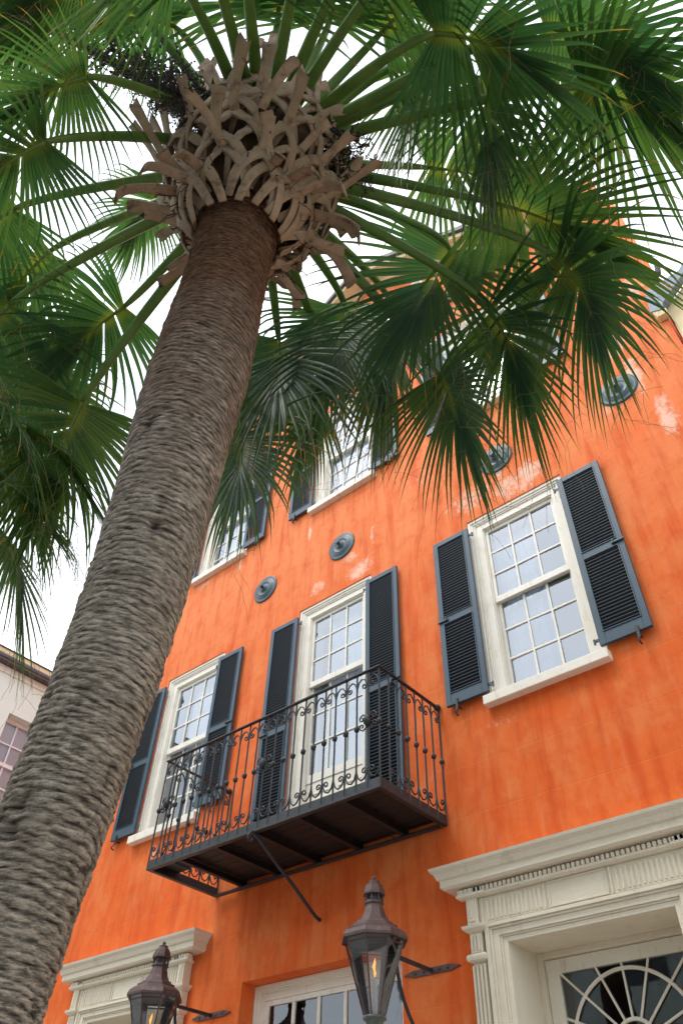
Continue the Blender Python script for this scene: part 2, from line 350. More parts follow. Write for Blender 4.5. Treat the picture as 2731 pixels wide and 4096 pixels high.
def sash(x0,x1,z0,z1,y,cols,rows,st=.032,rt=.045,rb=.05,mt=.020):
    s=MB(); th=.035
    s.box(x0,x0+st,y,y+th,z0,z1); s.box(x1-st,x1,y,y+th,z0,z1); s.box(x0+st,x1-st,y+.001,y+th,z0,z0+rb); s.box(x0+st,x1-st,y+.001,y+th,z1-rt,z1)
    gx0,gx1,gz0,gz1=x0+st,x1-st,z0+rb,z1-rt
    for i in range(1,cols):
        x=gx0+(gx1-gx0)*i/cols; s.box(x-mt/2,x+mt/2,y+.006,y+th-.004,gz0,gz1)
    for i in range(1,rows):
        z=gz0+(gz1-gz0)*i/rows; s.box(gx0,gx1,y+.008,y+th-.006,z-mt/2,z+mt/2)
    gl=MB(); rq=random.Random(int(x0*1000+z0*100)+7)
    for i in range(cols):
        for j in range(rows):
            a,b=gx0+(gx1-gx0)*i/cols,gx0+(gx1-gx0)*(i+1)/cols; c,d=gz0+(gz1-gz0)*j/rows,gz0+(gz1-gz0)*(j+1)/rows
            e1,e2=rq.uniform(-.003,.003),rq.uniform(-.003,.003); yy=y+.02
            gl.quad((a,yy+e1+e2,c),(b,yy-e1+e2,c),(b,yy-e1-e2,d),(a,yy+e1-e2,d))
    return s,gl
def curtain(x0,x1,z0,z1,y,gap=.0,seed=0):
    rnd=random.Random(seed); c=MB(); n=70
    V=[];ph=rnd.random()*6
    for i in range(n+1):
        x=x0+(x1-x0)*i/n; yy=y+.010*math.sin(i*.5+ph)+.014*math.sin(i*.21+ph*2)
        V+=[(x,yy,z0),(x,yy+.01,z1)]
    c.add(V,[(2*i,2*i+2,2*i+3,2*i+1) for i in range(n)]); return c
def casing(mb,x0,x1,z0,z1,w,y):
    # stepped moulding round three sides, butted at the corners
    for a,b,yy in ((0,w*.22,y),(w*.22+.0,w*.40,y+.012),(w*.40,w*.52,y+.022),(w*.52,w,y+.034)):
        mb.box(x0+a,x0+b,yy,y+.12,z0,z1-a); mb.box(x1-b,x1-a,yy,y+.12,z0,z1-a); mb.box(x0+b,x1-b,yy,y+.12,z1-b,z1-a)
def window(cx,zs_,zt,label,door=False,seed=0,cl=.10,crt=0.0,small=False):
    W=empty('window',(cx,0,0),parent=house); 
    if label: W['label']=label
    cw=.155; f=MB(); casing(f,-HW+.003,HW-.003,zs_,zt-.003,cw,.012)
    xi=HW-cw
    f.box(-xi-.01,-xi+.012,.06,.30,zs_,zt-cw); f.box(xi-.012,xi+.01,.06,.30,zs_,zt-cw); f.box(-xi,xi,.06,.30,zt-cw-.012,zt-cw+.01)
    f.build('frame',M['cream'],W,bevel=.003)
    zt2=zt-cw-.012; xi2=xi-.013
    mr=6.365 if zs_<8 else 6.365+DZ-.02
    if door: mr=6.375
    u,gl=sash(-xi2,xi2,mr-.03,zt2,.085,3,3,rt=.04,rb=.07); uo=u.build('upper_sash',M['sash'],W,bevel=.002); gl.build('glass',M['glass'],uo)
    lo=zs_+.0
    if door:
        u,gl=sash(-xi2,xi2,5.20,mr+.03,.125,3,3,rb=.09); lo_=u.build('lower_sash',M['sash'],W,bevel=.002); gl.build('glass',M['glass'],lo_)
        d=MB(); d.box(-xi2,xi2,.135,.17,4.37,5.199)
        for a,b in ((-xi2+.07,-.035),(.035,xi2-.07)):
            d.box(a,b,.127,.1345,4.50,4.515);d.box(a,b,.127,.1345,5.06,5.075);d.box(a,a+.014,.127,.1345,4.516,5.059);d.box(b-.014,b,.127,.1345,4.516,5.059); d.box(a+.05,b-.05,.122,.1345,4.56,5.01)
        d.build('door_panel',M['cream'],W,bevel=.003)
    else:
        u,gl=sash(-xi2,xi2,zs_+.003,mr+.03,.125,3,3,rb=.085); lo_=u.build('lower_sash',M['sash'],W,bevel=.002); gl.build('glass',M['glass'],lo_)
        s=MB(); x=HW+.018; s.box(-x,x,-.085,.06,zs_-.09,zs_-.001); so_=s.build('sill',M['cream'],W,bevel=.006)
    c=curtain(-xi2+cl,xi2-crt,zs_,zt2,.24,seed=seed); c.build('curtain',M['curtain'],W)
    return W
window(L1[0],5.266,7.484,'cream window left of the balcony, half hidden by its railing',seed=1,cl=.15)
window(L1[1],5.266,7.484,'cream window right of the balcony, its panes reflecting palm leaves',seed=2,cl=.02,crt=.34)
window(-4.797,4.37,7.484,'tall cream balcony door window with panelled foot',door=True,seed=3,cl=.13)
for k,c in enumerate(L2): window(c,5.266+DZ,7.43+DZ,['top floor window nearest the palm trunk','top floor window above the balcony','top floor window mostly behind fronds'][k],seed=5+k,cl=.1)
# shutters
def shutter_proto(z0,z1,zm,outer,name='shutter'):
    # local: x 0..W measured from the hinge side outward (sign = outer)
    Wd=.45; s=outer; S=empty(name,(0,0,0),parent=house); f=MB(); st=.062; th=.034; y1=-.030; y0=y1-th
    def bx(a,b,yy0,yy1,c,d,mb): mb.box(s*a,s*b,yy0,yy1,c,d)
    bx(0,st,y0,y1,z0,z1,f); bx(Wd-st,Wd,y0,y1,z0,z1,f)
    bx(st,Wd-st,y0+.001,y1,z0,z0+.125,f); bx(st,Wd-st,y0+.001,y1,z1-.065,z1,f); bx(st,Wd-st,y0+.001,y1,zm-.045,zm+.045,f)
    f.build('frame',M['shutter'],S,bevel=.003)
    for c,d in ((z0+.125,zm-.045),(zm+.045,z1-.065)):
        lv=MB(); n=int(round((d-c)/.0355)); a,b=st,Wd-st
        for i in range(n):
            z=c+(d-c)*(i+.5)/n; t=R_(-38); cy=(y0+y1)/2+.002; hw=.0215
            dy,dz=math.cos(t)*hw,math.sin(t)*hw; e=.0028
            # slat: outer (front) edge low, inner edge high
            xs_=(s*a,s*b) if s>0 else (s*b,s*a)
            V=[]
            for x in xs_:
                V+=[(x,cy-dy,z-dz-e),(x,cy-dy,z-dz+e),(x,cy+dy,z+dz+e),(x,cy+dy,z+dz-e)]
            lv.add(V,[(0,1,2,3),(4,7,6,5),(0,4,5,1),(1,5,6,2),(2,6,7,3),(3,7,4,0)])
        # beads round the opening
        bd=MB()
        for q in ((a-.007,a,c-.007,d+.007),(b,b+.007,c-.007,d+.007),(a,b,c-.007,c),(a,b,d,d+.007)): bx(q[0],q[1],y0-.007,y0-.0005,q[2],q[3],bd)
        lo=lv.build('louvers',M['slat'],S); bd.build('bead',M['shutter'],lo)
    for z in (z0+.07,z1-.10):
        h=MB(); bx(-.045,.02,-.045,-.035,z-.014,z+.014,h); h.tube([(s*-.045,-.04,z-.03),(s*-.045,-.04,z+.02)],.010,8); h.build('hinge',M['plate'],S)
    l=MB(); bx(Wd-.11,Wd+.01,y0-.018,y0,zm-.012,zm+.006,l); l.tube([(s*(Wd-.09),y0-.022,zm-.02),(s*(Wd-.09),y0-.022,zm+.03)],.006,6)
    l.build('latch',M['plate'],S)
    k=MB(); x=s*(Wd-.12); 
    k.box(x-.012,x+.012,y0-.012,y0-.002,z0-.07,z0+.045)
    pts=[(x,y0-.008,z0-.06)]+[(x,y0-.008-.03*math.sin(t)*1.0-.0,z0-.085-.022*(1-math.cos(t))+.03*0) for t in [i*.5 for i in range(1,8)]]
    k.tube(pts,.008,6); k.tube([(x,y0,z0-.03),(x,.0,z0-.03)],.007,6)
    k.build('holdback',M['iron'],S)
    return S
def place(S,x,dz=0,copy=True):
    o=copy_tree(S,house) if copy else S
    o.location=(x,0,dz); return o
e=.035
SR=shutter_proto(5.311,7.347,6.268,1); SL=shutter_proto(5.311,7.347,6.268,-1)
DR=shutter_proto(4.40,7.347,5.86,1); DL=shutter_proto(4.40,7.347,5.86,-1)
place(SR,L1[0]+HW-e,copy=False); place(SL,L1[0]-HW+e,copy=False); place(SR,L1[1]+HW-e); place(SL,L1[1]-HW+e)
place(DR,-4.797+HW-e,copy=False); place(DL,-4.797-HW+e,copy=False)
for c in L2: place(SR,c+HW-e,DZ-.02); place(SL,c-HW+e,DZ-.02)
# attic windows
for cx in (-4.95,-3.55):
    W=empty('attic_window',(cx,0,0),parent=house); f=MB(); casing(f,-.5,.5,12.42,13.35,.10,-.10); f.box(-.56,.56,-.16,-.02,12.35,12.419); f.build('frame',M['cream'],W,bevel=.003)
    u,gl=sash(-.40,.40,12.42,13.25,-.055,3,3); uo=u.build('sash',M['sash'],W); gl.build('glass',M['glass'],uo)
    c=MB(); c.quad((-.4,-.01,12.42),(.4,-.01,12.42),(.4,-.01,13.25),(-.4,-.01,13.25)); c.build('curtain',M['curtain'],W)
# iron wall anchor plates
prof=[(.004,.075),(.018,.075),(.022,.055),(.05,.05),(.056,.036),(.085,.030),(.10,.040),(.125,.040),(.135,.026),(.145,.032),(.152,.022),(.185,.016),(.205,.020),(.212,.008),(.212,.0)]
ap=None
for k,x in enumerate((-6.075,-4.70,-2.386,-.886)):
    if ap is None:
        ap=empty('anchor_plate',(x,0,8.214),parent=house); a=MB(); a.lathe([(r,z) for r,z in prof[::-1]],n=48,axis='y'); o=fixn(a.build('disc',M['plate'],ap,smooth=True))
        b=MB(); b.obox((0,-.09,0),Vector((.7071,0,.7071)),Vector((0,1,0)),Vector((-.7071,0,.7071)),.022,.022,.022); b.build('nut',M['plate'],ap,bevel=.003)
    else:
        c=copy_tree(ap,house); c.location=(x,0,8.214)
        c.scale=(1.0,1,1.0)
# ground floor window
W=empty('ground_window',(0,0,0),'wide white ground floor window set deep under the balcony',parent=house)
f=MB(); casing(f,GW[0]+.003,GW[1]-.003,1.06,GW[3]-.003,.12,.16); f.box(GW[0]+.003,GW[1]-.003,-.04,.30,.985,1.058); f.build('frame',M['cream'],W,bevel=.004)
u,gl=sash(GW[0]+.12,GW[1]-.12,1.06,GW[3]-.125,.20,5,6,st=.04,mt=.034,rt=.04); uo=u.build('sash',M['sash'],W,bevel=.003); gl.build('glass',M['lowglass'],uo)
c=curtain(-5.2,-4.95,1.1,3.25,.6,seed=4); c.build('curtain',M['dark'],W)
# carved door surrounds
def portal(cx,dz,label,arch=True):
    D=empty('door_surround',(cx,0,dz),label,parent=house); hw=.611
    c=MB(); c.moulding([(.0,3.705),(.05,3.708),(.15,3.715),(.168,3.73),(.168,3.775),(.185,3.785),(.20,3.82),(.225,3.845),(.232,3.865),(.0,3.872)],-.90,.90)
    fixn(c.build('cornice',M['stone'],D))
    b=MB(); b.moulding([(.095,3.632),(.115,3.645),(.12,3.66),(.09,3.661),(.09,3.70),(.0,3.702)],-.80,.80)
    for s in (-1,1): b.moulding([(.045,3.636),(.06,3.648),(.062,3.664),(.05,3.665),(.05,3.698),(.0,3.70)],min(s*.78,s*.90),max(s*.78,s*.90),-.065)
    fixn(b.build('bed_moulding',M['stone'],D))
    d=MB(); n=50
    for i in range(n):
        x=-.93+1.86*(i+.5)/n; yy=-.118 if abs(x)>.80 else -.108
        d.box(x-.011,x+.011,yy-.008,-.085,3.664,3.697)
    d.build('dentils',M['stone'],D)
    fr=MB(); fr.box(-.80,.80,-.07,-.001,3.455,3.631)
    for x0,x1 in ((-.745,-.275),(.275,.745)):
        k=13
        for i in range(k):
            x=x0+(x1-x0)*(i+.5)/k
            fr.lathe([(.0115,0),(.0115,.128),(.006,.137)],(x,-.070,3.470),8)
        fr.box(x0-.03,x0-.018,-.082,-.0705,3.46,3.628); fr.box(x1+.018,x1+.03,-.082,-.0705,3.46,3.628)
    fr.box(-.225,.225,-.078,-.0705,3.615,3.629);fr.box(-.225,.225,-.078,-.0705,3.458,3.470);fr.box(-.225,-.213,-.078,-.0705,3.471,3.614);fr.box(.213,.225,-.078,-.0705,3.471,3.614)
    fr.build('frieze',M['stone'],D,bevel=.002)
    for s in (-1,1):
        p=MB(); a,b_=.765,.895
        def bx(x0,x1,y0,y1,z0,z1): p.box(s*x0,s*x1,y0,y1,z0,z1)
        bx(a+.04,b_,-.095,-.001,3.455,3.635)                 # block over the pilaster, with a carved panel
        bx(a+.062,b_-.02,-.103,-.0955,3.475,3.615); bx(a+.078,b_-.036,-.110,-.1035,3.495,3.595)
        lo,hi=min(s*(a+.03),s*(b_-.005)),max(s*(a+.03),s*(b_-.005))
        p.moulding([(.07,3.40),(.09,3.41),(.115,3.43),(.12,3.45),(.10,3.454)],lo,hi,-.0,.07)
        bx(a+.03,b_,-.08,-.001,3.275,3.40); 
        for q in range(3): bx(a+.05+.028*q,a+.062+.028*q,-.092,-.0805,3.29,3.385)
        p.moulding([(.08,3.215),(.10,3.225),(.105,3.245),(.10,3.262),(.08,3.272)],lo,hi,-.0,.07)
        bx(a+.02,b_-.005,-.065,-.001,0.15,3.215)
        for q in range(4): bx(a+.022+.031*q,a+.036+.031*q,-.082,-.0655,.3,3.195)
        bx(a+.0,b_+.02,-.10,-.001,0,.15)
        fixn(p.build('pilaster',M['stone'],D,bevel=.002))
    ar=MB()
    for a,b_,y in ((.765,.735,-.085),(.735,.715,-.070),(.715,.665,-.058),(.665,.650,-.046),(.650,.611,-.036)):
        zt=3.448-(.765-a)*.84; zb=3.448-(.765-b_)*.84
        ar.box(-a,-b_,y,-.0005,0,zt); ar.box(b_,a,y,-.0005,0,zt); ar.box(-b_,b_,y,-.0005,zb,zt)
    ar.build('architrave',M['stone'],D,bevel=.003)
    rv=MB(); z=3.319; t=.44
    rv.box(-hw-.08,-hw,.001,t,0,z+.08); rv.box(hw,hw+.08,.001,t,0,z+.08); rv.box(-hw,hw,.001,t,z,z+.08)
    rv.box(-hw,-hw+.035,t-.10,t,0,z); rv.box(hw-.035,hw,t-.10,t,0,z); rv.box(-hw+.035,hw-.035,t-.10,t,z-.035,z)
    rv.build('reveal',M['stone'],D,bevel=.003)
    # fanlight and door leaf
    fl=MB(); x1=hw-.04; y=t-.05
    fl.box(-x1,-x1+.10,y,y+.05,0,z-.04); fl.box(x1-.10,x1,y,y+.05,0,z-.04); fl.box(-x1+.10,x1-.10,y,y+.05,z-.13,z-.04)
    gx1=x1-.10; zc=2.72; ztp=z-.13
    def arc(r,rr,n=40):
        fl.tube([(r*math.cos(a),y+.01,zc+r*math.sin(a)) for a in [math.pi*i/n for i in range(n+1)]],rr,6)
    R1=min(ztp-zc,gx1)-.012; R1=.435; arc(R1,.013); arc(.14,.013); arc(.025,.02)
    for i in range(9):
        a=math.pi*(i+.5)/9 if False else math.pi*i/8
        rr_=R1+.0
        q=min(gx1/max(abs(math.cos(a)),1e-3),(ztp-zc)/max(math.sin(a),1e-3))
        fl.tube([(.14*math.cos(a),y+.012,zc+.14*math.sin(a)),(q*math.cos(a),y+.012,zc+q*math.sin(a))],.009,6)
    fl.box(-gx1,gx1,y,y+.05,zc-.06,zc); fl.box(-gx1,gx1,y+.01,y+.04,0,zc-.061)
    fo=fl.build('fanlight',M['sash'],D)
    g=MB(); g.quad((-gx1,y+.025,zc),(gx1,y+.025,zc),(gx1,y+.025,ztp),(-gx1,y+.025,ztp)); g.build('glass',M['lowglass'],fo)
    return D
portal(PORT[0][0],PORT[0][1],'large carved cream doorway surround with fluted frieze and fanlight'); portal(PORT[1][0],PORT[1][1],'smaller weathered cream doorway surround behind the palm trunk')
# ---------------------------------------------------------------- balcony
bal=empty('balcony',(-4.825,0,4.28),'black wrought iron balcony with scrolled railing under the tall window','balcony')
bx0,bx1,by,bz0,bz1=-1.413,1.413,-.90,0.0,1.09
f=MB(); fl_=.045
f.box(bx0,bx1,by,by+fl_,-.012,.012); f.box(bx0,bx0+fl_,by+fl_,0,-.012,.012); f.box(bx1-fl_,bx1,by+fl_,0,-.012,.012); f.box(bx0,bx1,by+.004,by+.016,.0125,.075); f.box(bx0+.004,bx0+.016,by+.017,0,.0125,.075); f.box(bx1-.016,bx1-.004,by+.017,0,.0125,.075)
f.box(bx0+.05,bx1-.05,-.075,-.03,-.03,-.012)
f.build('floor_frame',M['iron'],bal,bevel=.002)
d=MB(); nb=8
for i in range(nb):
    y0=by+.05+i*.112; d.box(bx0+.30,bx1-.02,y0,y0+.104,.055,.085)
d.box(bx0+.02,bx0+.21,by+.05,by+.35,.055,.085)
d.build('floor_boards',M['board'],bal,bevel=.003)
for x in (-.98,-.5,.0,.5,1.0):
    j=MB(); j.box(x-.022,x+.022,by+fl_,0,-.010,.002); j.box(x-.005,x+.005,by+fl_,0,.0025,.05); j.build('joist',M['board'],bal)
h=MB(); h.box(bx0-.01,bx1+.01,by-.012,by+.022,bz1-.008,bz1+.006); h.box(bx0-.01,bx0+.022,by+.0225,-.02,bz1-.008,bz1+.006); h.box(bx1-.022,bx1+.01,by+.0225,-.02,bz1-.008,bz1+.006)
h.build('handrail',M['iron'],bal,bevel=.002)
for x in (bx0+.006,bx1-.006):
    k=MB(); k.lathe([(.012,0),(.03,.01),(.034,.03),(.026,.05),(.008,.058)],(x,0,bz1),14,axis='y'); fixn(k.build('rail_end_knob',M['iron'],bal,smooth=True))
    br=MB(); br.tube([(x,-.03,bz1-.01),(x,-.005,bz1-.01)],.012,8); br.build('rail_socket',M['iron'],bal)
def scroll(mb,u0,s,zt,up,w,yc=0,axis='x',c0=(0,0,0)):
    # hooked strap leaving the bar and curling towards the next bar
    pts=[(u0,zt-up*.20),(u0+s*.004,zt-up*.13),(u0+s*w*.18,zt-up*.075),(u0+s*w*.42,zt-up*.05),(u0+s*w*.68,zt-up*.062),(u0+s*w*.86,zt-up*.095)]
    cu,cz=u0+s*w*.66,zt-up*.125; r=.030
    for i in range(14):
        a=-.25+i*.55; rr=r*(1-i/17); pts.append((cu+s*rr*math.cos(a),cz-up*rr*math.sin(a)))
    return pts
def railmap(kind,u,z,off=0):
    if kind=='f': return (bx0+u,by+.008+off,z)
    if kind=='l': return (bx0+.008+off,by+u,z)
    return (bx1-.008-off,by+u,z)
rnd=random.Random(5)
bud=None
def knob(mb,p,r,squash=1.25):
    V=[];F=[];nu,nv=10,7
    for j in range(nv+1):
        th=math.pi*j/nv
        for i in range(nu):
            ph=2*math.pi*i/nu; q=r*(1+.14*math.sin(3*ph+2*j)*math.sin(th))
            V.append((p[0]+q*math.sin(th)*math.cos(ph),p[1]+q*math.sin(th)*math.sin(ph),p[2]+q*squash*math.cos(th)))
    for j in range(nv):
        for i in range(nu): F.append((j*nu+i,(j+1)*nu+i,(j+1)*nu+(i+1)%nu,j*nu+(i+1)%nu))
    mb.add(V,F)
def railing(kind,us,types,crosses,w):
    for i,u in enumerate(us):
        if u is None: continue
        b=MB(); p0=railmap(kind,u,.012); p1=railmap(kind,u,bz1-.008)
        r=.0105; q=[]
        nseg=10
        for k in range(nseg+1):
            t=k/nseg; q.append((p0[0]+(rnd.random()-.5)*.002,p0[1]+(rnd.random()-.5)*.002,p0[2]+(p1[2]-p0[2])*t))
        b.tube(q,r,4); bo=b.build('baluster',M['iron'],bal)
        if i not in crosses:
            k=MB(); knob(k,railmap(kind,u,.56),.023); k.build('knob',M['iron'],bo,smooth=True)
        else:
            k=MB(); knob(k,railmap(kind,u,.60,-.012 if kind=='f' else 0),.034,1.5)
            for s in (-1,1):
                for up in (-1,1):
                    pts=[(u,.60),(u+s*.02,.60+up*.055),(u+s*.055,.60+up*.075),(u+s*.085,.60+up*.055)]
                    cu,cz=u+s*.066,.60+up*.035
                    for n_ in range(11):
                        a=-.3+n_*.55; rr=.025*(1-n_/14); pts.append((cu+s*rr*math.cos(a),cz-up*rr*math.sin(a)))
                    k.tube([railmap(kind,*z_) for z_ in pts],.0065,6)
            k.build('rosette',M['iron'],bo,smooth=True)
        if types[i]:
            for zt,up,nm in ((bz1-.01,1,'scroll'),(.045,-1,'scroll')):
                sc=MB()
                for s in (-1,1):
                    if (i==0 and s<0) or (i==len(us)-1 and s>0): continue
                    sc.tube([railmap(kind,*z_) for z_ in scroll(sc,u,s,zt,up,w)],.0068,6)
                sc.build(nm,M['iron'],bo,smooth=True)
wf=(bx1-bx0-.016)/23
railing('f',[.008+wf*i for i in range(24)],[i%2==1 for i in range(24)],(1,12,22),wf)
ws=.885/7
for kd in ('l','r'): railing(kd,[ws*i+.01 for i in range(1,8)],[i%2==0 for i in range(1,8)],(),ws)
b=MB(); b.tube([(.02,by+.03,-.015),(.02,-.60,-.17),(.02,-.33,-.31),(.02,-.14,-.42),(.02,-.06,-.465),(.02,-.0,-.48)],.015,8); b.build('brace',M['iron'],bal,smooth=True)
b=MB(); pts=[(.02,by+.01,.0),(.02,by-.02,-.02),(.02,by-.045,-.05)]
for i in range(12):
    a=i*.55; rr=.032*(1-i/15); pts.append((.02,by-.015-rr*math.cos(a),-.07-rr*math.sin(a)))
b.tube(pts,.009,7); b.build('brace_scroll',M['iron'],bal,smooth=True)
# ---------------------------------------------------------------- gas lanterns
def lantern(loc,label):
    L=empty('gas_lantern',loc,label,'wall lantern','gas lanterns on iron brackets')
    n=8; ph=math.pi/8
    r=MB(); r.lathe([(.205,-.035),(.242,-.045),(.243,-.025),(.228,.005),(.195,.030),(.172,.040),(.168,.058),(.140,.064),(.132,.082),(.112,.088),(.085,.135),(.068,.185),(.066,.200),(.074,.204),(.074,.216),(.066,.220),(.066,.226)],n=n,ph=ph)
    fixn(r.build('roof_cap',M['copper'],L,bevel=.003))
    v=MB()
    for k in range(8):
        a=2*math.pi*k/8+ph; x,y=.066*math.cos(a),.066*math.sin(a); v.tube([(x,y,.222),(x,y,.268)],.006,5)
    v.lathe([(.045,.222),(.045,.268)],n=8,ph=ph); v.build('vent',M['roofdark'],L)
    dm=MB(); dm.lathe([(.066,.262),(.084,.266),(.084,.278),(.078,.300),(.066,.330),(.046,.350),(.040,.352),(.040,.366),(.030,.372),(.012,.376)],n=n,ph=ph)
    fixn(dm.build('dome',M['copper'],L,bevel=.002))
    fn=MB(); fn.lathe([(.004,.372),(.013,.380),(.016,.390),(.012,.400),(.003,.405)],n=12); fn.build('finial',M['copper'],L,smooth=True)
    zt,zb,rt,rb=-.035,-.49,.212,.070
    c=MB(); g=MB()
    P=[]
    for k in range(8):
        a=2*math.pi*k/8+ph; P.append((Vector((rt*math.cos(a),rt*math.sin(a),zt)),Vector((rb*math.cos(a),rb*math.sin(a),zb))))
    for k in range(8):
        t,b_=P[k]; c.tube([t,b_],[.0085,.0065],4); t2,b2=P[(k+1)%8]
        c.tube([t,t2],.008,4); c.tube([b_,b2],.009,4); q=.07; c.tube([t.lerp(b_,q),t2.lerp(b2,q)],.006,4)
        g.quad(b_*.985,b2*.985,t2*.985,t*.985) if False else g.add([b_,b2,t2,t],[(0,1,2,3)])
    c.build('cage',M['copper'],L); g.build('glass',M['lampglass'],L)
    bs=MB(); bs.lathe([(.078,-.485),(.080,-.500),(.058,-.515),(.056,-.535),(.036,-.553),(.014,-.560),(.016,-.575),(.020,-.590),(.016,-.605),(.006,-.612)],n=16); fixn(bs.build('base_cup',M['verdigris'],L,smooth=True))
    bu=MB(); bu.tube([(0,0,-.48),(0,0,-.30)],.018,12); bu.tube([(0,0,-.30),(0,0,-.265)],.012,12); bu.build('burner',M['curtain'],L)
    fm=MB(); pf=[(.002,0),(.010,.018),(.008,.045),(.013,.065),(.009,.088),(.001,.115)]
    V=[];F=[]
    for j,(rr,z) in enumerate(pf):
        for k in range(8):
            a=k*math.pi/4; V.append((rr*math.cos(a)+.006*math.sin(j*1.7),rr*.6*math.sin(a),-.255+z))
    for j in range(len(pf)-1):
        for k in range(8): F.append((j*8+k,j*8+(k+1)%8,(j+1)*8+(k+1)%8,(j+1)*8+k))
    fm.add(V,F); fm.build('flame',M['flame'],L,smooth=True)
    yw=-loc[1]; za=3.242-loc[2]
    ar=MB(); ar.box(-.012,.012,.13,yw-.012,za-.012,za+.012)
    ar.tube([(.0,.235,za+.0),(.0,.245,-.10),(.0,.262,-.17),(0,.285,-.245),(0,.327,-.33),(0,.38,-.405),(0,.45,-.485),(0,.56,-.58),(0,yw,-.66)],.013,8)
    ar.lathe([(.03,za-.01),(.03,za+.01)],(0,.185,0),12); ar.build('bracket_arm',M['iron'],L)
    wp=MB(); V=[]
    for y in (yw-.001,yw-.012):
        V+=[(-.26,y,za),(-.17,y,za-.022),(.17,y,za-.022),(.26,y,za),(.17,y,za+.022),(-.17,y,za+.022)]
    wp.add(V,[(0,1,2,3,4,5),(6,11,10,9,8,7)]+[(i,6+i,6+(i+1)%6,(i+1)%6) for i in range(6)])
    for x in (-.15,-.07,.07,.15): wp.lathe([(.009,.012),(.009,.018),(.004,.021)],(x,yw,za),8,axis='y')
    fixn(wp.build('wall_plate',M['copper'],L))
    return L
lantern((-3.649,-.69,3.315),'lit copper gas lantern between the wide window and the large carved doorway')
lantern((-6.073,-.66,3.285),'lit copper gas lantern in front of the smaller carved doorway by the trunk')
# ---------------------------------------------------------------- neighbours
nb_=empty('cream_house',(0,0,0),'cream house with slate blue roof edge joining the orange house at right','house')
def poly(mb,P,y0,y1):
    n=len(P); V=[(p[0],y0,p[1]) for p in P]+[(p[0],y1,p[1]) for p in P]
    mb.add(V,[tuple(range(n)),tuple(range(2*n-1,n-1,-1))]+[(i,n+i,n+(i+1)%n,(i+1)%n) for i in range(n)])
k=MB(); poly(k,[(-.115,-.1),(6,-.1),(6,13.5),(3.0,12.6),(.171,9.283),(-.117,9.05)],.012,9); fixn(k.build('wall',M['creamwall'],nb_))
k=MB(); poly(k,[(-.145,8.93),(-.117,9.03),(.15,9.27),(3,12.65),(3,12.85),(.171,9.40),(-.224,9.387),(-.265,8.995)],-.10,-.002); fixn(k.build('roof_edge',M['slate'],nb_))
k=MB(); poly(k,[(-.225,8.86),(-.12,8.86),(-.115,8.93),(-.255,8.985)],-.09,-.003); fixn(k.build('eave_block',M['creamwall'],nb_))
# left neighbour, side wall seen beyond the trunk
lh=empty('pink_house',(0,0,0),'pale pink rendered house with dark gutter behind the trunk at left','house')
xn=-14.0; yn=1.75; ez=10.50
k=MB(); wy0,wy1,wz0,wz1=.50,1.50,7.6,9.46
ys=[-7.5,wy0,wy1,yn]; zz=[-.1,wz0,wz1,ez]
for i in range(3):
    for j in range(3):
        if i==1 and j==1: continue
        k.quad((xn,ys[i],zz[j]),(xn,ys[i+1],zz[j]),(xn,ys[i+1],zz[j+1]),(xn,ys[i],zz[j+1]))
r=.22
k.quad((xn,wy0,wz0),(xn,wy0,wz1),(xn-r,wy0,wz1),(xn-r,wy0,wz0)); k.quad((xn,wy1,wz0),(xn-r,wy1,wz0),(xn-r,wy1,wz1),(xn,wy1,wz1)); k.quad((xn,wy0,wz1),(xn,wy1,wz1),(xn-r,wy1,wz1),(xn-r,wy0,wz1)); k.quad((xn,wy0,wz0),(xn-r,wy0,wz0),(xn-r,wy1,wz0),(xn,wy1,wz0))
k.quad((xn,yn,-.1),(xn-9,yn,-.1),(xn-9,yn,ez),(xn,yn,ez)); k.quad((xn,-7.5,-.1),(xn,-7.5,ez),(xn-9,-7.5,ez),(xn-9,-7.5,-.1))
k.box(xn-.3,xn+.03,-7.5,yn,ez-.30,ez-.16)
k.build('wall',M['pinkwall'],lh)
k=MB(); k.tube([(xn+.12,-7.7,ez-.06),(xn+.12,yn+.03,ez-.06)],.085,10); k.box(xn,xn+.2,-7.6,yn+.02,ez-.155,ez-.13); k.build('gutter',M['gutter'],lh,smooth=False)
k=MB(); k.box(xn-.35,xn-.02,-7.6,yn,ez-.02,ez+.22); k.build('parapet',M['creamwall'],lh)
k=MB(); k.box(xn-9,xn+.0,-7.65,yn+.02,ez+.222,ez+.25); k.build('roof',M['roofdark'],lh)
Wn=empty('window',(0,0,0),parent=lh); k=MB(); x=xn-r+.02
k.box(x-.05,x,wy0,wy0+.07,wz0,wz1);k.box(x-.05,x,wy1-.07,wy1,wz0,wz1);k.box(x-.05,x,wy0+.07,wy1-.07,wz1-.08,wz1);k.box(x-.05,x,wy0+.07,wy1-.07,wz0,wz0+.08);k.box(x-.05,x+.02,wy0+.07,wy1-.07,8.50,8.57)
for q in (1,2): y=wy0+.07+(wy1-wy0-.14)*q/3; k.box(x-.04,x-.005,y-.014,y+.014,wz0+.08,wz1-.08)
for z in (8.95,8.1): k.box(x-.035,x-.008,wy0+.07,wy1-.07,z-.014,z+.014)
k.build('frame',M['whiteframe'],Wn)
k=MB(); k.quad((x-.03,wy0+.07,wz0),(x-.03,wy1-.07,wz0),(x-.03,wy1-.07,wz1),(x-.03,wy0+.07,wz1)); k.build('glass',glass_mat('clear_glass',.03,(.95,.97,1)),Wn)
k=MB(); k.quad((x-.07,wy0,wz0),(x-.07,wy1,wz0),(x-.07,wy1,wz1),(x-.07,wy0,wz1)); k.build('sky_sheet',paint('sky_reflection_blue',(.66,.86,.95),(.62,.82,.93),.9,3,.05,30),Wn)  # added pale blue sheet, coloured to stand in for sky reflected in the panes
